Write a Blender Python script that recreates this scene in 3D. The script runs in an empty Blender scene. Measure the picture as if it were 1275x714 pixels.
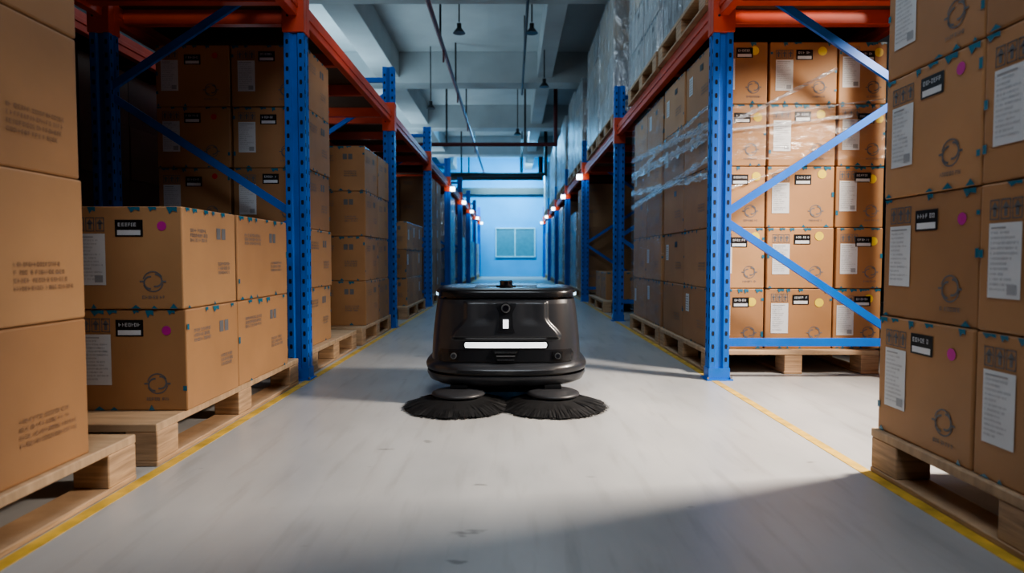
import bpy, math, random
from mathutils import Vector, Matrix
random.seed(7)
S = bpy.context.scene
COL = S.collection

# ------------------------------------------------------------------ materials
def new_mat(name):
    m = bpy.data.materials.new(name); m.use_nodes = True
    nt = m.node_tree
    b = nt.nodes['Principled BSDF']
    return m, nt, b

def simple(name, col, rough=0.5, metal=0.0, var=0.12, scale=8.0, bump=0.0, emit=None, es=0.0, spec=None, coat=0.0, stretch=None):
    m, nt, b = new_mat(name)
    tc = nt.nodes.new('ShaderNodeTexCoord')
    mp = nt.nodes.new('ShaderNodeMapping')
    if stretch: mp.inputs['Scale'].default_value = stretch
    nz = nt.nodes.new('ShaderNodeTexNoise'); nz.inputs['Scale'].default_value = scale; nz.inputs['Detail'].default_value = 5
    nt.links.new(tc.outputs['Object'], mp.inputs['Vector']); nt.links.new(mp.outputs['Vector'], nz.inputs['Vector'])
    cr = nt.nodes.new('ShaderNodeValToRGB')
    cr.color_ramp.elements[0].position = 0.3; cr.color_ramp.elements[1].position = 0.7
    cr.color_ramp.elements[0].color = tuple(c*(1-var) for c in col)+(1,)
    cr.color_ramp.elements[1].color = tuple(min(1, c*(1+var)) for c in col)+(1,)
    nt.links.new(nz.outputs['Fac'], cr.inputs['Fac'])
    nt.links.new(cr.outputs['Color'], b.inputs['Base Color'])
    b.inputs['Roughness'].default_value = rough
    b.inputs['Metallic'].default_value = metal
    if spec is not None: b.inputs['Specular IOR Level'].default_value = spec
    if coat: b.inputs['Coat Weight'].default_value = coat
    if bump:
        bp = nt.nodes.new('ShaderNodeBump'); bp.inputs['Strength'].default_value = bump; bp.inputs['Distance'].default_value = 0.01
        nt.links.new(nz.outputs['Fac'], bp.inputs['Height']); nt.links.new(bp.outputs['Normal'], b.inputs['Normal'])
    if emit:
        b.inputs['Emission Color'].default_value = tuple(emit)+(1,)
        b.inputs['Emission Strength'].default_value = es
    return m

M = {}
M['carton0'] = simple('carton_kraft_a', (0.43, 0.232, 0.108), 0.58, var=0.10, scale=3, bump=0.15)
M['carton1'] = simple('carton_kraft_b', (0.37, 0.196, 0.090), 0.58, var=0.10, scale=3, bump=0.15)
M['carton2'] = simple('carton_kraft_c', (0.47, 0.262, 0.126), 0.58, var=0.10, scale=3, bump=0.15)
M['dark0'] = simple('carton_shade_a', (0.08, 0.050, 0.032), 0.6)  # darkened carton copies, back-row shade painted into their colour
M['dark1'] = simple('carton_shade_b', (0.06, 0.036, 0.024), 0.6)
M['dark2'] = simple('carton_shade_c', (0.10, 0.060, 0.036), 0.6)
M['grey0'] = simple('carton_grey_a', (0.50, 0.49, 0.49), 0.5, var=0.15, scale=4)
M['grey1'] = simple('carton_grey_b', (0.30, 0.295, 0.30), 0.5, var=0.15, scale=4)
M['grey2'] = simple('carton_grey_c', (0.48, 0.40, 0.33), 0.5, var=0.15, scale=4)
M['label'] = simple('paper_label', (0.66, 0.69, 0.72), 0.5, var=0.04)
M['ink'] = simple('label_ink', (0.03, 0.035, 0.05), 0.6)
M['faint'] = simple('label_ink_faint', (0.35, 0.37, 0.40), 0.6)
M['black'] = simple('black_sticker', (0.012, 0.012, 0.014), 0.35)
M['print'] = simple('carton_print_blue', (0.155, 0.155, 0.165), 0.6)
M['printb'] = simple('carton_print_brown', (0.25, 0.145, 0.085), 0.6)
M['pink'] = simple('dot_pink', (0.55, 0.03, 0.32), 0.4)
M['yellow'] = simple('dot_yellow', (0.80, 0.62, 0.08), 0.4)
M['red'] = simple('dot_red', (0.6, 0.04, 0.03), 0.4)
M['tape'] = simple('teal_tape', (0.04, 0.17, 0.26), 0.25)
M['wood'] = simple('pallet_plywood', (0.46, 0.30, 0.18), 0.7, var=0.25, scale=6, bump=0.3, stretch=(1, 1, 14))
M['wood2'] = simple('pallet_plywood_top', (0.48, 0.33, 0.205), 0.7, var=0.18, scale=5, bump=0.2, stretch=(1, 6, 1))
M['deck'] = simple('rack_deck_board', (0.10, 0.055, 0.03), 0.8, var=0.2, scale=3)
M['blue'] = simple('rack_blue_paint', (0.010, 0.14, 0.58), 0.35, var=0.12, scale=5)
M['hole'] = simple('rack_slot_dark', (0.004, 0.008, 0.02), 0.8)
M['orange'] = simple('rack_orange_paint', (0.60, 0.08, 0.035), 0.42, var=0.12, scale=5)
M['ledw'] = simple('led_plate', (0.9, 0.95, 1), 0.4, emit=(0.85, 0.94, 1.0), es=9)
M['steel'] = simple('bolt_steel', (0.5, 0.5, 0.5), 0.3, metal=1)
M['ceil'] = simple('ceiling_paint', (0.74, 0.78, 0.79), 0.8, var=0.08, scale=1.2)
M['beamc'] = simple('concrete_beam_paint', (0.56, 0.59, 0.60), 0.8, var=0.1, scale=1.5)
M['pipered'] = simple('sprinkler_pipe_red', (0.16, 0.03, 0.035), 0.4)
M['pipedk'] = simple('dark_metal', (0.02, 0.022, 0.025), 0.4)
M['teal'] = simple('end_wall_paint', (0.02, 0.36, 0.72), 0.7, var=0.15, scale=.6)
M['yline'] = simple('floor_line_yellow', (0.62, 0.40, 0.07), 0.5, var=0.3, scale=14)
# robot
M['rbody'] = simple('robot_charcoal', (0.027, 0.029, 0.034), 0.33, var=0.06, scale=3, coat=.2)
M['rdark'] = simple('robot_black', (0.010, 0.011, 0.013), 0.25, var=0.05)
M['rpanel'] = simple('robot_panel', (0.015, 0.016, 0.019), 0.25, var=0.05)
M['rlight'] = simple('robot_light_bar', (0.9, 0.95, 1), 0.3, emit=(0.9, 0.96, 1.0), es=1.3)
M['rblue'] = simple('robot_corner_light', (0.5, 0.8, 1), 0.3, emit=(0.45, 0.78, 1.0), es=1.8)
M['rchrome'] = simple('robot_chrome', (0.7, 0.7, 0.72), 0.2, metal=1)
M['rring'] = simple('robot_sensor_ring', (0.11, 0.115, 0.12), 0.3)
M['rlens'] = simple('robot_lens', (0.01, 0.01, 0.015), 0.05, coat=1)
M['rgrey'] = simple('robot_brush_mount_grey', (0.032, 0.033, 0.037), 0.42)
M['bristle'] = simple('bristle_black', (0.006, 0.006, 0.007), 0.65, var=0.3, scale=40)
M['rubber'] = simple('rubber', (0.012, 0.012, 0.012), 0.8)
M['glass'] = simple('window_glow', (0.03, 0.18, 0.26), 0.15, emit=(0.2, 0.6, 0.72), es=0.12)
M['wframe'] = simple('window_frame', (0.40, 0.70, 0.80), 0.5)

def floor_mat():
    m, nt, b = new_mat('floor_epoxy_concrete')
    N = nt.nodes; L = nt.links
    tc = N.new('ShaderNodeTexCoord')
    mp = N.new('ShaderNodeMapping'); mp.inputs['Scale'].default_value = (2.0, 0.8, 1)
    n1 = N.new('ShaderNodeTexNoise'); n1.inputs['Scale'].default_value = 1.3; n1.inputs['Detail'].default_value = 7; n1.inputs['Roughness'].default_value = 0.6
    L.new(tc.outputs['Object'], mp.inputs['Vector']); L.new(mp.outputs['Vector'], n1.inputs['Vector'])
    cr = N.new('ShaderNodeValToRGB')
    cr.color_ramp.elements[0].position = 0.25; cr.color_ramp.elements[1].position = 0.75
    cr.color_ramp.elements[0].color = (0.34, 0.345, 0.35, 1); cr.color_ramp.elements[1].color = (0.48, 0.478, 0.47, 1)
    L.new(n1.outputs['Fac'], cr.inputs['Fac'])
    mp2 = N.new('ShaderNodeMapping'); mp2.inputs['Scale'].default_value = (12, 1.4, 1); mp2.inputs['Rotation'].default_value = (0, 0, 0.10)
    n2 = N.new('ShaderNodeTexNoise'); n2.inputs['Scale'].default_value = 1.6; n2.inputs['Detail'].default_value = 5
    L.new(tc.outputs['Object'], mp2.inputs['Vector']); L.new(mp2.outputs['Vector'], n2.inputs['Vector'])
    cr2 = N.new('ShaderNodeValToRGB')
    cr2.color_ramp.elements[0].position = 0.28; cr2.color_ramp.elements[1].position = 0.46
    cr2.color_ramp.elements[0].color = (0.85, 0.84, 0.83, 1); cr2.color_ramp.elements[1].color = (1, 1, 1, 1)
    L.new(n2.outputs['Fac'], cr2.inputs['Fac'])
    mx = N.new('ShaderNodeMix'); mx.data_type = 'RGBA'; mx.blend_type = 'MULTIPLY'; mx.inputs['Factor'].default_value = 1
    L.new(cr.outputs['Color'], mx.inputs['A']); L.new(cr2.outputs['Color'], mx.inputs['B'])
    n3 = N.new('ShaderNodeTexNoise'); n3.inputs['Scale'].default_value = 5.5; n3.inputs['Detail'].default_value = 3
    mp3 = N.new('ShaderNodeMapping'); mp3.inputs['Scale'].default_value = (1, 2.2, 1)
    L.new(tc.outputs['Object'], mp3.inputs['Vector']); L.new(mp3.outputs['Vector'], n3.inputs['Vector'])
    cr3 = N.new('ShaderNodeValToRGB'); cr3.color_ramp.elements[0].position = 0.26; cr3.color_ramp.elements[1].position = 0.30
    cr3.color_ramp.elements[0].color = (0.55, 0.54, 0.53, 1); cr3.color_ramp.elements[1].color = (1, 1, 1, 1)
    L.new(n3.outputs['Fac'], cr3.inputs['Fac'])
    mx2 = N.new('ShaderNodeMix'); mx2.data_type = 'RGBA'; mx2.blend_type = 'MULTIPLY'; mx2.inputs['Factor'].default_value = 1
    L.new(mx.outputs['Result'], mx2.inputs['A']); L.new(cr3.outputs['Color'], mx2.inputs['B'])
    L.new(mx2.outputs['Result'], b.inputs['Base Color'])
    mr = N.new('ShaderNodeMapRange'); mr.inputs['To Min'].default_value = 0.24; mr.inputs['To Max'].default_value = 0.46
    L.new(n1.outputs['Fac'], mr.inputs['Value']); L.new(mr.outputs['Result'], b.inputs['Roughness'])
    bp = N.new('ShaderNodeBump'); bp.inputs['Strength'].default_value = 0.04; bp.inputs['Distance'].default_value = 0.01
    L.new(n2.outputs['Fac'], bp.inputs['Height']); L.new(bp.outputs['Normal'], b.inputs['Normal'])
    return m
M['floor'] = floor_mat()

def wall_painted_shade():
    m, nt, b = new_mat('side_wall_painted_shade')
    N = nt.nodes; L = nt.links
    tc = N.new('ShaderNodeTexCoord'); sp = N.new('ShaderNodeSeparateXYZ')
    L.new(tc.outputs['Object'], sp.inputs['Vector'])
    gt = N.new('ShaderNodeMath'); gt.operation = 'GREATER_THAN'; gt.inputs[1].default_value = 2.75
    L.new(sp.outputs['Z'], gt.inputs[0])
    mx = N.new('ShaderNodeMix'); mx.data_type = 'RGBA'
    mx.inputs['A'].default_value = (0.012, 0.012, 0.014, 1); mx.inputs['B'].default_value = (0.42, 0.46, 0.48, 1)  # near-black lower wall: deep shade behind the racks put into the colour
    L.new(gt.outputs[0], mx.inputs['Factor']); L.new(mx.outputs['Result'], b.inputs['Base Color'])
    b.inputs['Roughness'].default_value = 0.8
    return m
M['wall2'] = wall_painted_shade()

def film_mat(name, base, amp, white, rough=.16, stretch=(1.2, 1.2, 5)):
    m, nt, b = new_mat(name)
    N = nt.nodes; L = nt.links
    out = N['Material Output']; N.remove(b)
    tc = N.new('ShaderNodeTexCoord')
    mp = N.new('ShaderNodeMapping'); mp.inputs['Scale'].default_value = stretch; mp.inputs['Rotation'].default_value = (0.35, 0, 0)
    nz = N.new('ShaderNodeTexNoise'); nz.inputs['Scale'].default_value = 5; nz.inputs['Detail'].default_value = 6; nz.inputs['Distortion'].default_value = 1.2
    L.new(tc.outputs['Object'], mp.inputs['Vector']); L.new(mp.outputs['Vector'], nz.inputs['Vector'])
    bp = N.new('ShaderNodeBump'); bp.inputs['Strength'].default_value = 0.9; bp.inputs['Distance'].default_value = 0.03
    L.new(nz.outputs['Fac'], bp.inputs['Height'])
    g = N.new('ShaderNodeBsdfGlossy'); g.inputs['Roughness'].default_value = rough; g.inputs['Color'].default_value = (0.9, 0.95, 1, 1)
    L.new(bp.outputs['Normal'], g.inputs['Normal'])
    d = N.new('ShaderNodeBsdfDiffuse'); d.inputs['Color'].default_value = (0.7, 0.75, 0.8, 1)
    mg = N.new('ShaderNodeMixShader'); mg.inputs['Fac'].default_value = white
    L.new(g.outputs[0], mg.inputs[1]); L.new(d.outputs[0], mg.inputs[2])
    t = N.new('ShaderNodeBsdfTransparent')
    mr = N.new('ShaderNodeMapRange'); mr.inputs['From Min'].default_value = 0.35; mr.inputs['From Max'].default_value = 0.7
    mr.inputs['To Min'].default_value = base; mr.inputs['To Max'].default_value = base+amp
    L.new(nz.outputs['Fac'], mr.inputs['Value'])
    mx = N.new('ShaderNodeMixShader'); L.new(mr.outputs['Result'], mx.inputs['Fac'])
    L.new(t.outputs[0], mx.inputs[1]); L.new(mg.outputs[0], mx.inputs[2])
    L.new(mx.outputs[0], out.inputs['Surface'])
    return m
M['film'] = film_mat('stretch_film', 0.0, 0.12, 0.1)
M['film2'] = film_mat('stretch_film_heavy', 0.12, 0.65, 0.35, .14, (2.5, 2.5, 1.0))
M['film3'] = film_mat('stretch_film_bunched', 0.12, 0.75, 0.45, .12, (1, 1, 9))

# ------------------------------------------------------------------ mesh builder
class MB:
    def __init__(s): s.v = []; s.f = []; s.m = []; s.mats = []; s.smooth = []
    def mi(s, k):
        if k not in s.mats: s.mats.append(k)
        return s.mats.index(k)
    def poly(s, pts, k, sm=False):
        n = len(s.v); s.v += [tuple(p) for p in pts]; s.f.append(tuple(range(n, n+len(pts)))); s.m.append(s.mi(k)); s.smooth.append(sm)
    def mesh(s, vs, fs, k, sm=False):
        n = len(s.v); s.v += [tuple(p) for p in vs]
        i = s.mi(k)
        for f in fs: s.f.append(tuple(a+n for a in f)); s.m.append(i); s.smooth.append(sm)
    def box(s, x0, x1, y0, y1, z0, z1, k):
        vs = [(x, y, z) for z in (z0, z1) for x, y in ((x0, y0), (x1, y0), (x1, y1), (x0, y1))]
        s.mesh(vs, [(3, 2, 1, 0), (4, 5, 6, 7), (0, 1, 5, 4), (1, 2, 6, 5), (2, 3, 7, 6), (3, 0, 4, 7)], k)
    def bar(s, p0, p1, w, h, k, up=(0, 0, 1)):
        p0 = Vector(p0); p1 = Vector(p1); d = (p1-p0).normalized(); u = Vector(up)
        a = d.cross(u).normalized(); b = a.cross(d).normalized()
        vs = [p+a*sa*w/2+b*sb*h/2 for p in (p0, p1) for sa, sb in ((-1, -1), (1, -1), (1, 1), (-1, 1))]
        s.mesh(vs, [(3, 2, 1, 0), (4, 5, 6, 7), (0, 1, 5, 4), (1, 2, 6, 5), (2, 3, 7, 6), (3, 0, 4, 7)], k)
    def cyl(s, p0, p1, r, k, n=16, r1=None, sm=True):
        p0 = Vector(p0); p1 = Vector(p1); d = (p1-p0).normalized(); r1 = r if r1 is None else r1
        u = Vector((0, 0, 1)) if abs(d.z) < .9 else Vector((1, 0, 0))
        a = d.cross(u).normalized(); b = a.cross(d).normalized()
        vs = []
        for p, rr in ((p0, r), (p1, r1)):
            for i in range(n):
                t = 2*math.pi*i/n; vs.append(p+a*rr*math.cos(t)+b*rr*math.sin(t))
        s.mesh(vs, [(i, (i+1) % n, n+(i+1) % n, n+i) for i in range(n)], k, sm)
        s.poly(vs[:n][::-1], k); s.poly(vs[n:], k)
    def obj(s, name, parent=None, bevel=0, seg=2):
        me = bpy.data.meshes.new(name); me.from_pydata(s.v, [], s.f)
        for k in s.mats: me.materials.append(M[k])
        me.polygons.foreach_set('material_index', s.m)
        me.polygons.foreach_set('use_smooth', s.smooth)
        me.update()
        o = bpy.data.objects.new(name, me); COL.objects.link(o)
        if parent: o.parent = parent
        if bevel:
            b = o.modifiers.new('bevel', 'BEVEL'); b.width = bevel; b.segments = seg; b.limit_method = 'ANGLE'; b.angle_limit = math.radians(50)
        return o

# ------------------------------------------------------------------ room
XL, XR, Y0, Y1, ZC = -6.0, 6.0, -3.0, 25.0, 4.6
b = MB(); b.box(XL-.2, XR+.2, Y0-.2, Y1+.2, -0.1, 0, 'floor'); b.obj('floor')
b = MB(); b.box(XL-.2, XR+.2, Y0-.2, Y1+.2, ZC, ZC+.1, 'ceil'); b.obj('ceiling')
b = MB(); b.box(XL-.2, XL, Y0, Y1, 0, ZC, 'wall2'); b.obj('wall_left')
b = MB(); b.box(XR, XR+.2, Y0, Y1, 0, ZC, 'wall2'); b.obj('wall_right')
b = MB(); b.box(XL, XR, Y0-.2, Y0, 0, ZC, 'wall2'); b.obj('wall_back')
b = MB(); b.box(XL, XR, Y1, Y1+.2, 0, ZC, 'teal'); b.obj('wall_front')
b = MB()
b.box(-.62, .88, Y1-.03, Y1-.005, .78, 1.85, 'glass')
for x in (-.64, .10, .87): b.box(x, x+.035, Y1-.07, Y1-.005, .75, 1.88, 'wframe')
for z in (.75, 1.85): b.box(-.64, .905, Y1-.08, Y1-.005, z, z+.035, 'wframe')
b.obj('window_1')
b = MB(); b.box(XL, XR, Y1-.3, Y1-.002, 3.15, 3.4, 'pipedk'); b.obj('trim_1')
for x in (-1.165, 1.16):
    b = MB(); b.box(x-.02, x+.02, Y0, Y1-.1, 0.0, .0015, 'yline'); b.obj('floor_marking_line')

b = MB()
for y in (4.2, 8.3, 12.5, 16.7, 20.9):
    b.box(XL, XR, y-.2, y+.25, 4.02, ZC-.001, 'beamc')
b.obj('ceiling_cross_beams', bevel=.01)
b = MB()
for x, w in ((-2.35, .22), (.62, .14), (3.4, .2)):
    b.box(x-w, x+w, Y0, Y1, 4.12, ZC-.001, 'beamc')
b.obj('ceiling_long_beams', bevel=.01)
b = MB()
b.cyl((-1.02, Y0, 3.82), (-1.02, 24.9, 3.82), .03, 'pipered')
for y in (6.2, 9.3, 11.8, 14.5, 17.5):
    b.cyl((-1.02, y, 3.82), (-1.02, y, 4.6), .015, 'pipedk', 8)
    b.cyl((-1.02, y+.4, 3.62), (-1.02, y+.4, 3.82), .014, 'pipered', 8)
for y, z, r, k in ((14.9, 3.32, .045, 'pipered'), (19.2, 3.2, .05, 'pipedk'), (22.5, 3.5, .08, 'pipedk')):
    b.cyl((-5.9, y, z), (1.0, y, z), r, k)
    b.cyl((1.0, y, z-r), (1.0, y, ZC), r, k)
    for x in (-4, -1.5, .3):
        b.cyl((x, y, z), (x, y, 4.6), .022, 'pipedk', 8)
b.obj('sprinkler_pipework')
b = MB()
b.cyl((.2, Y0, 3.98), (.2, 13.0, 3.98), .02, 'pipedk', 8)
for y in (7.5, 10.5, 12.9): b.cyl((.2, y, 3.98), (.2, y, 4.6), .01, 'pipedk', 8)
b.obj('cable_conduit')
for x, y, z in ((-.72, 8.9, 3.8), (.27, 8.9, 3.8), (.53, 10.7, 3.55), (-1.5, 12.0, 3.5), (.12, 14.0, 3.4)):
    b = MB()
    b.cyl((x, y, z+.12), (x, y, ZC), .010, 'pipedk', 8)
    b.cyl((x, y, z+.02), (x, y, z+.10), .03, 'pipedk', 16)
    b.cyl((x, y, z-.03), (x, y, z+.03), .085, 'pipedk', 24, r1=.04)
    b.obj('pendant_lamp')

# ------------------------------------------------------------------ racks
def upright(b, x, y, h):
    w, d = .056, .042
    prof = [(-w, -d), (-.022, -d), (-.014, -d+.012), (.014, -d+.012), (.022, -d), (w, -d), (w, -.012), (w-.008, -.008), (w-.008, .008), (w, .012), (w, d), (-w, d), (-w, .012), (-w+.008, .008), (-w+.008, -.008), (-w, -.012)]
    n = len(prof)
    vs = [(x+p[0], y+p[1], 0.006) for p in prof]+[(x+p[0], y+p[1], h) for p in prof]
    b.mesh(vs, [(i, (i+1) % n, n+(i+1) % n, n+i) for i in range(n)]+[tuple(range(n, 2*n)), tuple(range(n))[::-1]], 'blue')
    z = .12
    far = y > 12
    while z < h-.05 and not far:
        for sx in (-.038, .038):
            yy = y-d-.0008
            b.poly([(x+sx-.006, yy, z-.014), (x+sx+.006, yy, z-.014), (x+sx+.008, yy, z), (x+sx+.006, yy, z+.012), (x+sx-.006, yy, z+.012), (x+sx-.008, yy, z)], 'hole')
        for sg in (-1, 1):
            for sy in (-.027, .027):
                xx = x+sg*(w+.0008)
                b.poly([(xx, y+sy-.005, z+.012), (xx, y+sy+.005, z+.012), (xx, y+sy+.005, z+.036), (xx, y+sy-.005, z+.036)], 'hole')
        z += .075
    b.box(x-.075, x+.075, y-.065, y+.065, 0, .008, 'blue')
    b.box(x-.061, x+.061, y-.047, y+.047, .008, .07, 'blue')
    for sx in (-.066, .066):
        b.cyl((x+sx, y-.053, .008), (x+sx, y-.053, .020), .007, 'steel', 8)

def rack(name, side, frames, h, fx, rx, led=True):
    e = bpy.data.objects.new(name, None); COL.objects.link(e)
    b = MB()
    for y in frames:
        upright(b, fx, y, h); upright(b, rx, y, h)
        b.bar((fx, y, .215), (rx, y, .215), .03, .045, 'blue')
        z = .225; front = False
        while z+.71 < h+.05:
            a, c = (rx, z), (fx, z+.71)
            if front: a, c = (fx, z), (rx, z+.71)
            off = .012 if front else -.012
            b.bar((a[0], y+off, a[1]), (c[0], y+off, c[1]), .022, .042, 'blue')
            z += .71; front = not front
        b.bar((fx, y, h-.12), (rx, y, h-.12), .03, .045, 'blue')
    b.obj('upright_frames', e)
    b = MB(); zb = 2.06
    for i in range(len(frames)-1):
        ya, yb = frames[i]+.044, frames[i+1]-.044
        for x in (fx, rx):
            b.box(x-.025, x+.025, ya, yb, zb, zb+.12, 'orange')
            b.box(x-.032, x+.032, ya, yb, zb+.045, zb+.075, 'orange')
            for yy, sg in ((frames[i], 1), (frames[i+1], -1)):
                b.box(x-.062, x+.062, min(yy, yy+sg*.052), max(yy, yy+sg*.052), zb-.09, zb+.19, 'orange')
        n = 4
        for j in range(n):
            yy = ya+.12+(yb-ya-.24)*j/(n-1)
            b.box(min(fx, rx)+.03, max(fx, rx)-.03, yy-.03, yy+.03, zb+.02, zb+.105, 'orange')
    for y in frames:
        for x in (fx, rx):
            b.cyl((x-.03, y-.055, zb+.1), (x-.03, y-.045, zb+.1), .007, 'hole', 8)
            b.cyl((x-.03, y-.055, zb+.0), (x-.03, y-.045, zb+.0), .007, 'hole', 8)
    b.obj('load_beams', e, bevel=.003, seg=1)
    b = MB()
    for i in range(len(frames)-1):
        b.box(min(fx, rx)+.03, max(fx, rx)-.03, frames[i]+.06, frames[i+1]-.06, zb+.106, zb+.119, 'deck')
    b.obj('deck_boards', e)
    if led:
        b = MB()
        for y in frames:
            if y > 10:
                b.box(fx-side*.11-.04, fx-side*.11+.04, y-.20, y-.08, 1.97, 2.04, 'ledw')
                b.box(fx-side*.06-.01, fx-side*.06+.01, y-.20, y+.02, 2.05, 2.07, 'steel')
        b.obj('led_indicator_plates', e)
    return e
FL = [-2.0, .88, 3.71, 6.5, 9.4, 12.3, 15.2, 18.1, 21.0, 23.9]
FR = [-2.9, .42, 3.71, 7.2, 10.5, 13.8, 17.1, 20.4, 23.7]
rack('pallet_rack', -1, FL, 2.6, -1.228, -2.32)
rack('pallet_rack', 1, FR, 2.6, 1.19, 2.27)
rack('pallet_rack', -1, FL, 2.6, -2.60, -3.66, led=False)

# ------------------------------------------------------------------ pallets & cartons
def pallet(x0, x1, y0, y1, z=0.0, h=.145):
    b = MB()
    if x0 > x1: x0, x1 = x1, x0
    b.box(x0, x1, y0, y1, z+h-.028, z+h, 'wood2')
    bw = .11
    for xx in (x0, (x0+x1)/2-bw/2, x1-bw):
        for yy in (y0, (y0+y1)/2-.07, y1-.14):
            b.box(xx+.002, xx+bw, yy+.002, yy+.138, z+.018, z+h-.028, 'wood')
        b.box(xx, xx+bw, y0, y1, z, z+.018, 'wood')
    return b.obj('wooden_pallet', bevel=.003, seg=1)

def quad(b, O, U, V, N, u0, u1, v0, v1, k, off=.0012):
    b.poly([O+U*u+V*v+N*off for u, v in ((u0, v0), (u1, v0), (u1, v1), (u0, v1))], k)
def disc(b, O, U, V, N, u, v, r, k, off=.0016, n=14):
    b.poly([O+U*(u+r*math.cos(2*math.pi*i/n))+V*(v+r*math.sin(2*math.pi*i/n))+N*off for i in range(n)], k)
def ring(b, O, U, V, N, u, v, r, w, k, a0=0, a1=2*math.pi, n=18, off=.0016):
    for i in range(n):
        t0 = a0+(a1-a0)*i/n; t1 = a0+(a1-a0)*(i+1)/n
        b.poly([O+U*(u+rr*math.cos(t))+V*(v+rr*math.sin(t))+N*off for rr, t in ((r-w, t0), (r, t0), (r, t1), (r-w, t1))], k)
def textrow(b, O, U, V, N, u0, u1, v, h, k, rng, off=.002):
    u = u0
    while u < u1-h*.4:
        w = h*rng.uniform(.55, .95)
        s = rng.random()
        quad(b, O, U, V, N, u, u+w*.22, v, v+h, k, off)
        if s > .25: quad(b, O, U, V, N, u+w*.22, u+w*.8, v+h*.84, v+h, k, off)
        if s < .7: quad(b, O, U, V, N, u+w*.22, u+w*.8, v+h*.42, v+h*.57, k, off)
        if s > .4: quad(b, O, U, V, N, u+w*.22, u+w*.8, v, v+h*.15, k, off)
        if s > .6: quad(b, O, U, V, N, u+w*.62, u+w*.80, v, v+h, k, off)
        u += w*1.2 if rng.random() > .12 else w*1.9
def logo(b, O, U, V, N, cx, cy, rng):
    ring(b, O, U, V, N, cx, cy, .038, .004, 'print', .5, 2.9)
    ring(b, O, U, V, N, cx, cy, .038, .004, 'print', 3.5, 6.1)
    ring(b, O, U, V, N, cx+.010, cy+.004, .025, .006, 'print', -1.9, 1.7)
    ring(b, O, U, V, N, cx-.010, cy-.004, .025, .006, 'print', 1.4, 4.8)
    quad(b, O, U, V, N, cx-.048, cx-.030, cy-.003, cy+.003, 'print', .002)
    quad(b, O, U, V, N, cx+.030, cx+.048, cy-.003, cy+.003, 'print', .002)
    textrow(b, O, U, V, N, cx-.040, cx+.044, cy-.062, .011, 'print', rng)

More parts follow.
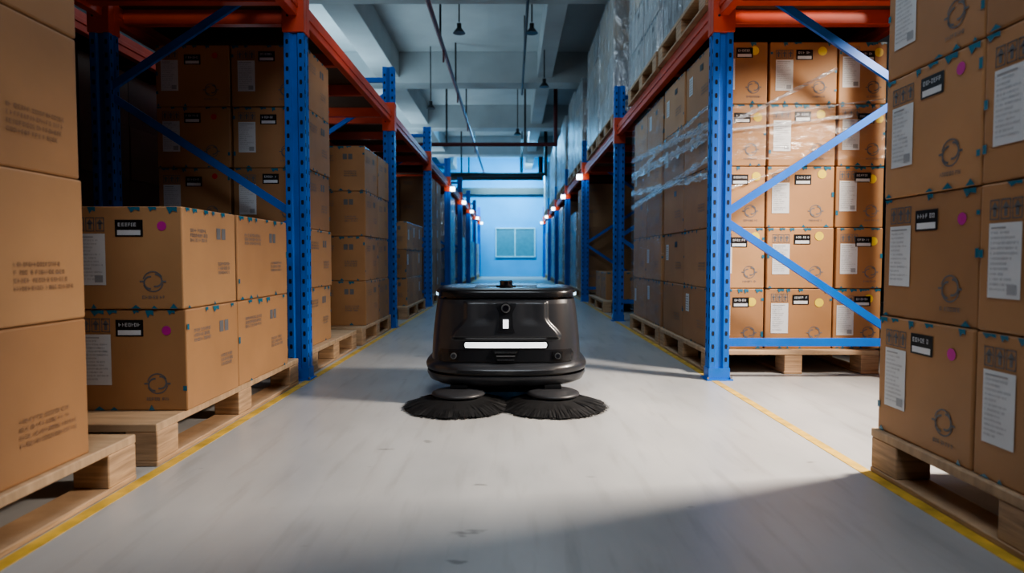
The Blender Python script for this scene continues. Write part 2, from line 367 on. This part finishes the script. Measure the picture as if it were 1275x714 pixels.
def decorate(b, O, U, V, N, W, H, style, dot, lod, rng):
    j = lambda a: rng.uniform(-a, a)
    if style == 'print':
        for i in range(4):
            textrow(b, O, U, V, N, W*.56, W*(.88+j(.05)), H*.38-i*.020, .011, 'printb', rng)
    if style == 'label':
        lx = W*(.08+j(.01)); ly = H*(.24+j(.03)); lw = .105; lh = .185
        if lod < 2:
            for i in range(3):
                x0, y0, x1, y1 = lx+i*.036, ly+lh+.008, lx+i*.036+.031, ly+lh+.058
                t = .003
                for q in ((x0, x1, y0, y0+t), (x0, x1, y1-t, y1), (x0, x0+t, y0, y1), (x1-t, x1, y0, y1)):
                    quad(b, O, U, V, N, *q, 'print')
                cxx = (x0+x1)/2
                quad(b, O, U, V, N, cxx-.005, cxx+.005, y0+.008, y0+.030, 'print')
                b.poly([O+U*(cxx+du)+V*(y0+dv)+N*.0012 for du, dv in ((-.012, .027), (.012, .027), (0, .045))], 'print')
        quad(b, O, U, V, N, lx, lx+lw, ly, ly+lh, 'label', .0020)
        if lod <= 1:
            nr = 13 if lod == 0 else 7
            for i in range(nr):
                v = ly+lh-.014-i*(lh-.02)/nr
                if lod == 0 and i > 0: textrow(b, O, U, V, N, lx+.008, lx+lw*rng.uniform(.5, .92), v, .0055, 'faint', rng, .003)
                else: quad(b, O, U, V, N, lx+.008, lx+lw*rng.uniform(.5, .92), v, v+.004, 'faint', .003)
            if rng.random() > .4:
                quad(b, O, U, V, N, lx+lw*.62, lx+lw*.9, ly+.01, ly+.035, 'faint', .0031)
        sx = W*.40+j(.012); sy = H*.79+j(.012)
        quad(b, O, U, V, N, sx, sx+.10, sy-.03, sy+.03, 'black', .002)
        if lod == 0: textrow(b, O, U, V, N, sx+.012, sx+.09, sy+.006, .013, 'label', rng, .0035)
        else: quad(b, O, U, V, N, sx+.014, sx+.086, sy+.008, sy+.018, 'label', .0035)
        quad(b, O, U, V, N, sx+.008, sx+.092, sy-.025, sy-.007, 'label', .0028)
        if dot: disc(b, O, U, V, N, W*.80+j(.02), H*.82+j(.02), .017 if dot != 'yellow' else .027, dot, .002)
        if lod < 2: logo(b, O, U, V, N, W*.74+j(.005), H*.27, rng)
    if style == 'slabel':
        if rng.random() < .75:
            lx = W*(.12+j(.03)); ly = H*(.45+j(.1))
            quad(b, O, U, V, N, lx, lx+.085, ly, ly+.12, 'label', .002)
            if lod < 2:
                for i in range(6): quad(b, O, U, V, N, lx+.008, lx+.07, ly+.012+i*.017, ly+.018+i*.017, 'faint', .003)
        if rng.random() < .5 and lod < 2:
            quad(b, O, U, V, N, W*.55, W*.55+.07, H*.72, H*.72+.04, 'black', .002)
        for i in range(3): textrow(b, O, U, V, N, W*.6, W*.85, H*.4-i*.02, .011, 'print', rng)
    if style == 'side':
        for i in range(3): textrow(b, O, U, V, N, W*.12, W*.42, H*.76-i*.018, .012, 'print', rng)
        if lod < 2:
            for i in range(3): textrow(b, O, U, V, N, W*.62, W*.86, H*.42-i*.018, .012, 'print', rng)
            for i in range(2): quad(b, O, U, V, N, W*.60+i*.045, W*.60+i*.045+.034, H*.70, H*.70+.045, 'print')
    if lod < 2 and style != 'print':
        for u in (.02, .18, .34, .50, .68, .86):
            if rng.random() < .8:
                w = rng.uniform(.022, .055); t = rng.uniform(.012, .030)
                uu = W*u+j(.015); uu = min(max(uu, .003), W-w-.003)
                b.poly([O+U*uu+V*(H-.002)+N*.0024, O+U*(uu+w*.3)+V*(H-.002-t)+N*.0024, O+U*(uu+w*.6)+V*(H-.002-t*.5)+N*.0024, O+U*(uu+w)+V*(H-.002-t*.7)+N*.0024, O+U*(uu+w)+V*(H-.002)+N*.0024], 'tape')
                if rng.random() < .6:
                    b.poly([O+U*(uu+.005)+V*.002+N*.0024, O+U*(uu+w*.9)+V*.002+N*.0024, O+U*(uu+w*.5)+V*(.002+t*.7)+N*.0024], 'tape')
        for v in (.2, .5, .8):
            if rng.random() < .5:
                for uu in (.002,) if rng.random() < .5 else (W-.016,):
                    quad(b, O, U, V, N, uu, uu+.014, H*v, H*v+rng.uniform(.012, .035), 'tape', .0024)

def stack(ax, side, y0, ydims, xdims, z0, rows, h, dot='pink', lod=0, fstyle='label', astyle='label', tone='carton', seed=1, name='carton_stack'):
    rng = random.Random(seed)
    b = MB(); X = Vector((1, 0, 0)); Y = Vector((0, 1, 0)); Z = Vector((0, 0, 1))
    yy = y0
    for iy, dy in enumerate(ydims):
        xx = 0
        for ix, dx in enumerate(xdims):
            for r in range(rows):
                jx, jy = rng.uniform(0, .012), rng.uniform(0, .010)
                a0 = ax+side*(xx+jx+.002); a1 = ax+side*(xx+dx-.005)
                xa, xb = min(a0, a1), max(a0, a1)
                ya, yb = yy+jy+.002, yy+dy-.005
                za, zb = z0+r*h, z0+(r+1)*h-.002
                k = tone+str(rng.choice((0, 0, 1, 2)))
                b.box(xa, xb, ya, yb, za, zb, k)
                if iy == 0: decorate(b, Vector((xa, ya, za)), X, Z, -Y, xb-xa, zb-za, fstyle, dot, lod, rng)
                if ix == 0:
                    if side > 0: decorate(b, Vector((xa, yb, za)), -Y, Z, -X, yb-ya, zb-za, astyle, dot, lod, rng)
                    else: decorate(b, Vector((xb, ya, za)), Y, Z, X, yb-ya, zb-za, astyle, dot, lod, rng)
            xx += dx
        yy += dy
    return b.obj(name, bevel=.006 if lod < 2 else 0, seg=2)

def film(x0, x1, y0, y1, z0, z1, key='film', o=.012, name='stretch_wrap'):
    b = MB()
    x0, x1 = min(x0, x1)-o, max(x0, x1)+o; y0 -= o; y1 += o
    P = [(x0, y0), (x1, y0), (x1, y1), (x0, y1)]
    for i in range(4):
        a, c = P[i], P[(i+1) % 4]
        b.poly([(a[0], a[1], z0), (c[0], c[1], z0), (c[0], c[1], z1), (a[0], a[1], z1)], key)
    if key == 'film2': b.poly([(p[0], p[1], z1) for p in P], key)
    return b.obj(name)

def strand(b, p0, p1, w, n=24, seed=0, sag=.0, axis=(0, 1, 0)):
    rng = random.Random(seed); p0 = Vector(p0); p1 = Vector(p1); d = (p1-p0).normalized(); A = Vector(axis); B = d.cross(A).normalized()
    prev = None
    for i in range(n+1):
        t = i/n; p = p0.lerp(p1, t)-Vector((0, 0, sag*math.sin(math.pi*t)))
        ww = w*rng.uniform(.6, 1.3); row = []
        for k in range(5):
            f = k/4-.5
            row.append(p+B*f*ww+A*rng.uniform(-.006, .0))
        if prev:
            for k in range(4): b.poly([prev[k], prev[k+1], row[k+1], row[k]], 'film3')
        prev = row

PH = .145
# --- left side
pallet(-1.19, -2.2, .72, 2.01)
stack(-1.2, -1, .62, [.6, .6], [.45, .45], PH, 5, .388, dot=None, lod=0, fstyle='print', astyle='print', seed=3)
pallet(-1.19, -2.2, 2.13, 3.56)
stack(-1.17, -1, 2.31, [.45, .62], [.43, .5], PH, 2, .372, dot='pink', lod=0, fstyle='label', astyle='side', seed=5)
pallet(-1.21, -2.2, 3.85, 4.98)
stack(-1.25, -1, 3.95, [.52], [.46, .46], PH, 5, .37, dot='red', lod=0, fstyle='label', astyle='side', seed=6)
pallet(-1.2, -2.2, 5.12, 6.36)
stack(-1.2, -1, 5.3, [.5, .5], [.46, .46], PH, 4, .37, dot=None, lod=1, fstyle='side', astyle='side', seed=7)
pallet(-1.2, -2.2, 7.35, 8.9)
stack(-1.22, -1, 7.5, [.45, .45, .4], [.4, .5], PH, 3, .33, dot='red', lod=1, fstyle='side', astyle='slabel', seed=8)
for k, ya in enumerate((1.2, 4.0, 5.3, 6.8, 8.1, 9.8, 12.6, 15.6)):
    pallet(-2.62, -3.6, ya, ya+1.1)
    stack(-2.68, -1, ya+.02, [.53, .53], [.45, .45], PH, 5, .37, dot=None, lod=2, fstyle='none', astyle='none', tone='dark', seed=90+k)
rr = random.Random(5)
ya = 9.75; i = 0
while True:
    L = rr.choice((1.2, 1.2, 1.35)); tone = rr.choice(('grey', 'carton', 'grey'))
    f = [f for f in FL if ya-.2 < f < ya+L+.15]
    if f: ya = f[0]+.2
    if ya+L > 23.8: break
    pallet(-1.2, -2.2, ya, ya+L)
    rows = rr.choice((3, 4, 5))
    stack(-1.22, -1, ya+.03, [(L-.06)/2]*2, [.48, .48], PH, rows, .36, dot=None, lod=2, fstyle='side', astyle='slabel', tone=tone, seed=20+i)
    if tone == 'grey': film(-1.22, -2.18, ya+.03, ya+L-.03, PH, PH+rows*.36, 'film2')
    ya += L+.12; i += 1

# --- right side
pallet(1.18, 2.2, .85, 2.09)
stack(1.19, 1, .80, [.42, .43, .435], [.48, .48], PH, 5, .372, dot='pink', lod=0, seed=31)
pallet(1.18, 2.22, 3.86, 5.12); pallet(1.18, 2.22, 5.16, 6.42)
stack(1.20, 1, 3.92, [.6, .6], [.345, .42, .30], PH, 5, .372, dot='yellow', lod=0, astyle='slabel', seed=32)
stack(1.20, 1, 5.2, [.6, .6], [.5, .5], PH, 5, .372, dot='yellow', lod=1, astyle='slabel', seed=33)
film(1.2, 2.27, 3.92, 5.12, 1.30, 1.62, 'film')
film(1.2, 2.2, 5.2, 6.4, .16, 2.0, 'film')
b = MB()
fy = 3.905
strand(b, (1.29, fy, 1.50), (1.95, fy, 1.84), .022, seed=1)
strand(b, (1.29, fy, 1.47), (2.05, fy, 1.56), .018, seed=2)
strand(b, (1.25, fy, 1.53), (2.25, fy, 1.66), .010, seed=3)
strand(b, (1.25, fy, 1.10), (1.75, fy, 1.28), .012, seed=4)
fx = 1.186
for k, (z0, z1, ww) in enumerate(((1.50, 1.66, .05), (1.44, 1.50, .07), (1.30, 1.20, .05), (1.20, 1.34, .05), (1.62, 1.50, .03))):
    strand(b, (fx, 3.90, z0), (fx, 6.40, z1), ww, n=60, seed=10+k, axis=(1, 0, 0))
b.obj('stretch_wrap')
pallet(1.18, 2.2, 8.3, 9.9)
stack(1.25, 1, 8.6, [.5, .5], [.55], PH, 1, .37, dot=None, lod=1, fstyle='side', astyle='side', seed=34)
ya = 10.75; i = 0
while True:
    L = 1.3; tone = rr.choice(('grey', 'carton', 'grey')) if i else 'carton'
    f = [f for f in FR if ya-.2 < f < ya+L+.15]
    if f: ya = f[0]+.2
    if ya+L > 23.6: break
    pallet(1.2, 2.2, ya, ya+L)
    rows = rr.choice((4, 5)) if i else 5
    stack(1.22, 1, ya+.03, [(L-.06)/2]*2, [.48, .48], PH, rows, .36, dot=None, lod=2, fstyle='side', astyle='slabel', tone=tone, seed=50+i)
    if tone == 'grey': film(1.22, 2.18, ya+.03, ya+L-.03, PH, PH+rows*.36, 'film2')
    ya += L+.12; i += 1
ya = -1.2; i = 0
while True:
    L = 1.22
    f = [f for f in FR if ya-.1 < f < ya+L+.1]
    if f: ya = f[0]+.12
    if ya+L > 23.6: break
    pallet(1.13, 2.23, ya, ya+L, z=2.182)
    rows = rr.choice((4, 4, 5)); hh = rr.choice((.33, .36))
    zt = 2.182+PH
    while zt+rows*hh > 3.98: rows -= 1
    stack(1.15, 1, ya+.02, [L/2-.02]*2, [.5, .5], zt, rows, hh, dot=None, lod=2 if ya > 6 else 1, fstyle='side', astyle='slabel', tone='grey', seed=70+i)
    film(1.15, 2.15, ya+.02, ya+L-.02, zt, zt+rows*hh, 'film2')
    ya += L+.07; i += 1

# ------------------------------------------------------------------ robot
R = bpy.data.objects.new('floor_sweeping_robot', None); COL.objects.link(R)
RX, RY = -.03, 3.42
rings = [
 (.075, .30, .32, 3.0), (.085, .37, .365, 3.0), (.10, .398, .388, 3.1), (.125, .410, .398, 3.1), (.138, .408, .396, 3.1),
 (.141, .388, .383, 3.1), (.148, .388, .383, 3.1), (.151, .412, .400, 3.1), (.168, .416, .404, 3.1), (.182, .410, .396, 3.2),
 (.192, .394, .376, 3.6), (.200, .380, .360, 4.0), (.24, .378, .356, 4.2), (.30, .375, .351, 4.2), (.36, .369, .344, 4.2), (.42, .362, .336, 4.2),
 (.48, .354, .328, 4.2), (.500, .349, .322, 4.2), (.503, .337, .310, 4.2), (.510, .337, .310, 4.2), (.513, .357, .331, 4.2), (.535, .357, .331, 4.2),
 (.546, .352, .325, 4.2), (.554, .338, .310, 4.0), (.558, .30, .28, 3.6), (.554, .285, .262, 3.5), (.553, .10, .10, 2.5)]
def params(z):
    for i in range(len(rings)-3):
        if rings[i][0] <= z <= rings[i+1][0]:
            t = (z-rings[i][0])/(rings[i+1][0]-rings[i][0]+1e-9)
            return tuple(rings[i][k]*(1-t)+rings[i+1][k]*t for k in (1, 2, 3))
    return rings[-5][1:]
def ppt(a, bb, n, t, z, off=0):
    c, s = math.cos(t), math.sin(t)
    x = (a+off)*math.copysign(abs(c)**(2/n), c); y = (bb+off)*math.copysign(abs(s)**(2/n), s)
    return Vector((RX+x, RY+y, z))
def sm(t): t = max(0, min(1, t)); return t*t*(3-2*t)
def relief(x, z):
    env = sm((z-.305)/.022)*sm((.498-z)/.012)
    ax = abs(x)
    w = .205+.065*sm((.42-z)/.10)
    raised = .015*sm((w-ax)/.020)
    scoop = -.005*sm((ax-.05)/.05)*sm((w-.03-ax)/.05)*sm((z-.37)/.05)
    return env*(raised+scoop)
def front(x, z, off=0):
    a, bb, n = params(z)
    a += off; bb += off
    q = max(0, 1-abs(x/a)**n)
    return Vector((RX+x, RY-bb*q**(1/n), z))
b = MB(); NS = 128
vs = [ppt(a, bb, n, 2*math.pi*i/NS, z) for (z, a, bb, n) in rings for i in range(NS)]
b.v += [tuple(v) for v in vs]
for r in range(len(rings)-1):
    for i in range(NS):
        key = 'rdark' if r in (0, 4, 5, 6, 18, 17) else ('rbody' if r < 20 else 'rdark')
        b.f.append((r*NS+i, r*NS+(i+1) % NS, (r+1)*NS+(i+1) % NS, (r+1)*NS+i)); b.m.append(b.mi(key)); b.smooth.append(True)
b.f.append(tuple(range(NS))[::-1]); b.m.append(b.mi('rdark')); b.smooth.append(False)
b.f.append(tuple((len(rings)-1)*NS+i for i in range(NS))); b.m.append(b.mi('rdark')); b.smooth.append(False)
body = b.obj('body_shell', R)
es = body.modifiers.new('es', 'EDGE_SPLIT'); es.split_angle = math.radians(38)
def patch(b, lf, rf, z0, z1, off, k, nx=24, nz=12, base=-.004):
    g = []
    for j in range(nz+1):
        z = z0+(z1-z0)*j/nz; l, r = lf(z), rf(z)
        g.append([front(l+(r-l)*i/nx, z, off) for i in range(nx+1)])
    vs = [p for row in g for p in row]; W = nx+1
    b.mesh(vs, [(j*W+i, j*W+i+1, (j+1)*W+i+1, (j+1)*W+i) for j in range(nz) for i in range(nx)], k, True)
    border = [(i, 0) for i in range(nx)]+[(nx, j) for j in range(nz)]+[(nx-i, nz) for i in range(nx)]+[(0, nz-j) for j in range(nz)]
    for q in range(len(border)):
        (i, j), (i2, j2) = border[q], border[(q+1) % len(border)]
        p, p2 = g[j][i], g[j2][i2]
        def inn(p): return front(p.x-RX, p.z, base)
        b.poly([inn(p), inn(p2), p2, p], k)
def interp(tab):
    def f(z):
        for (za, wa), (zb, wb) in zip(tab, tab[1:]):
            if za <= z <= zb:
                t = (z-za)/(zb-za); t = t*t*(3-2*t); return wa+(wb-wa)*t
        return tab[0][1] if z < tab[0][0] else tab[-1][1]
    return f
b = MB()
nx, nz, W0 = 110, 56, .30
vs = []
for j in range(nz+1):
    z = .304+(.499-.304)*j/nz
    for i in range(nx+1):
        x = -W0+2*W0*i/nx; vs.append(front(x, z, .0006+relief(x, z)))
b.mesh(vs, [(j*(nx+1)+i, j*(nx+1)+i+1, (j+1)*(nx+1)+i+1, (j+1)*(nx+1)+i) for j in range(nz) for i in range(nx)], 'rbody', True)
w2 = interp([(.34, .044), (.38, .034), (.43, .032), (.485, .050)])
patch(b, lambda z: -w2(z), w2, .345, .485, .019, 'rpanel', 12, 14)
w3 = interp([(.20, .325), (.24, .330), (.262, .318)])
patch(b, lambda z: -w3(z), w3, .206, .262, .007, 'rpanel', 40, 8)
b.obj('front_panels', R)
b = MB()
wl = lambda z: .198-(abs(z-.285)/.014)**2*.006
wlb = lambda z: wl(z)+.008
patch(b, lambda z: -wlb(z), wlb, .267, .303, .006, 'rdark', 30, 6)
patch(b, lambda z: -wl(z), wl, .271, .298, .010, 'rlight', 30, 6)
patch(b, lambda z: -.013, lambda z: .013, .366, .408, .023, 'rlight', 4, 4)
b.obj('light_bar', R)
b = MB()
for sg in (-1, 1):
    patch(b, lambda z: sg*.25-.024, lambda z: sg*.25+.024, .213, .254, .012, 'rdark', 6, 4)
    p = front(sg*.25, .233, .013)
    b.cyl(p, p+Vector((0, -.006, 0)), .015, 'rring', 20); b.cyl(p+Vector((0, -.006, 0)), p+Vector((0, -.009, 0)), .010, 'rlens', 20)
wv = interp([(.205, .050), (.262, .064)])
patch(b, lambda z: -wv(z), wv, .204, .262, .012, 'rdark', 8, 6)
for z in (.216, .251):
    patch(b, lambda z: -wv(z)+.010, lambda z: wv(z)-.010, z-.004, z+.004, .018, 'rchrome', 6, 2)
patch(b, lambda z: -wv(z)+.012, lambda z: wv(z)-.012, .231, .236, .016, 'rring', 6, 2)
p = front(0, .462, .018)
b.cyl(p, p+Vector((0, -.010, 0)), .026, 'rdark', 28); b.cyl(p+Vector((0, -.010, 0)), p+Vector((0, -.013, 0)), .022, 'rring', 28); b.cyl(p+Vector((0, -.013, 0)), p+Vector((0, -.016, 0)), .015, 'rlens', 28)
b.obj('sensors_and_grille', R)
b = MB()
for sg in (-1, 1):
    ts = [math.radians(-30+i*3) for i in range(11)]
    for t0, t1 in zip(ts, ts[1:]):
        q = []
        for t, z in ((t0, .517), (t1, .517), (t1, .531), (t0, .531)):
            v = ppt(.357, .331, 4.2, t, z, .002); v.x = RX+sg*(v.x-RX); q.append(v)
        b.poly(q, 'rblue')
b.obj('corner_lights', R)
b = MB()
b.cyl((RX, RY-.16, .551), (RX, RY-.16, .566), .05, 'rdark', 32)
b.cyl((RX, RY-.16, .566), (RX, RY-.16, .584), .032, 'rlens', 32)
b.cyl((RX, RY-.16, .584), (RX, RY-.16, .590), .035, 'rdark', 32, r1=.026)
for sg in (-1, 1): b.box(RX+sg*.12-.035, RX+sg*.12+.035, RY-.26, RY-.22, .552, .562, 'rdark')
b.box(RX-.16, RX+.16, RY-.02, RY+.22, .552, .559, 'rdark')
b.obj('lidar_and_lid', R, bevel=.002)
b = MB()
for sg in (-1, 1):
    b.cyl((RX+sg*.30, RY+.12, .085), (RX+sg*.25, RY+.12, .085), .085, 'rubber', 32)
    b.cyl((RX+sg*.302, RY+.12, .085), (RX+sg*.30, RY+.12, .085), .045, 'rgrey', 24)
b.box(RX-.27, RX+.27, RY-.22, RY+.30, .03, .09, 'rdark')
b.obj('wheels_and_chassis', R)
for sg, cx in ((-1, RX-.225), (1, RX+.225)):
    cy = 3.01
    b = MB(); rng = random.Random(11+sg)
    prof = [(.078, .06), (.071, .108), (.064, .124), (.056, .127), (.050, .120), (.046, .10)]
    n = 48
    rv = [(cx+r*math.cos(2*math.pi*i/n), cy+.03+r*math.sin(2*math.pi*i/n), z) for z, r in prof for i in range(n)]
    b.mesh(rv, [(k*n+(i+1) % n, k*n+i, (k+1)*n+i, (k+1)*n+(i+1) % n) for k in range(len(prof)-1) for i in range(n)], 'rgrey', True)
    b.poly(rv[:n], 'rgrey')
    b.bar((cx, cy+.02, .080), (cx*.9, cy+.2, .09), .08, .03, 'rdark')
    NB = 26
    for k in range(NB):
        t0 = 2*math.pi*k/NB; m = 9
        zo = rng.uniform(0, .003)
        ro = .249+rng.uniform(-.010, .008)
        I = []; Mi = []; O = []
        for i in range(m+1):
            t = t0+(2*math.pi/NB*1.25)*i/m
            I.append((cx+.105*math.cos(t), cy+.105*math.sin(t), .046+zo))
            Mi.append((cx+.19*math.cos(t+.02), cy+.19*math.sin(t+.02), .026+zo+.003*i/m))
            rj = ro+rng.uniform(-.009, .008)
            O.append((cx+rj*math.cos(t+.05), cy+rj*math.sin(t+.05), .004+zo+.005*i/m))
        b.mesh(I+Mi+O, [(i, i+1, m+2+i, m+1+i) for i in range(m)]+[(m+1+i, m+2+i, 2*m+3+i, 2*m+2+i) for i in range(m)], 'bristle')
    for i in range(900):
        t = rng.uniform(0, 2*math.pi); dt = rng.uniform(-.10, .10); r0 = .105; r1 = .258+rng.uniform(-.022, .010)
        w = .0026; z1 = rng.uniform(.001, .010); zm = .028+rng.uniform(-.003, .004)
        p0 = Vector((cx+r0*math.cos(t), cy+r0*math.sin(t), .048))
        tm = t+dt*.4; rm = r0+(r1-r0)*.55
        p1 = Vector((cx+rm*math.cos(tm), cy+rm*math.sin(tm), zm))
        t2 = t+dt; p2 = Vector((cx+r1*math.cos(t2), cy+r1*math.sin(t2), z1))
        s = Vector((-math.sin(t), math.cos(t), 0))*w
        b.poly([p0-s, p0+s, p1+s, p1-s], 'bristle'); b.poly([p1-s, p1+s, p2+s*.4, p2-s*.4], 'bristle')
    b.obj('side_brush', R)

# ------------------------------------------------------------------ lights
def area(name, loc, target, sx, sy, e, col, spread=180):
    l = bpy.data.lights.new(name, 'AREA'); l.shape = 'RECTANGLE'; l.size = sx; l.size_y = sy; l.energy = e; l.color = col
    l.spread = math.radians(spread)
    o = bpy.data.objects.new(name, l); COL.objects.link(o); o.location = loc
    d = Vector(target)-Vector(loc); o.rotation_euler = d.to_track_quat('-Z', 'Y').to_euler()
    return o
area('work_light', (2.95, 2.6, 2.45), (-.5, 2.4, .2), .5, .5, 175, (1.0, .88, .75), 116)
area('aisle_soft_light', (0, -.3, 3.9), (0, 3.6, .6), 1.6, 1.2, 33, (.82, .91, 1.0), 120)  # added soft front fill from near the camera, brightens camera-facing sides
area('aisle_soft_light', (0, 6.6, 4.5), (0, 6.6, 0), 1.0, 1.6, 46, (.60, .82, 1.0))
for y in (6, 11, 16, 21):
    area('ceiling_fill', (-3.2, y, 2.8), (-1.2, y, 4.6), .6, 2.5, 48, (.60, .85, 1.0))  # added lights above the rack, unseen from below, to brighten the ceiling
area('end_light', (0, 22.8, 3.7), (0, 25, 1.5), 3.0, .6, 330, (.36, .78, 1.0))
area('end_aisle_light', (0, 19.0, 4.4), (0, 15, 0), 1.5, 1.5, 140, (.20, .60, 1.0))

w = bpy.data.worlds.new('world'); S.world = w; w.use_nodes = True
w.node_tree.nodes['Background'].inputs[0].default_value = (.3, .4, .5, 1); w.node_tree.nodes['Background'].inputs[1].default_value = .05

# ------------------------------------------------------------------ camera
c = bpy.data.cameras.new('camera'); co = bpy.data.objects.new('camera', c); COL.objects.link(co)
co.location = (0, 0, .7); co.rotation_euler = (math.radians(90-2.5), 0, 0)
c.sensor_width = 36; c.lens = 800/1275*36; c.clip_start = .05
c.dof.use_dof = True; c.dof.focus_distance = 3.15; c.dof.aperture_fstop = 2.4
S.camera = co
try:
    S.view_settings.view_transform = 'AgX'; S.view_settings.look = 'AgX - Medium High Contrast'
except Exception as ex: print(ex)
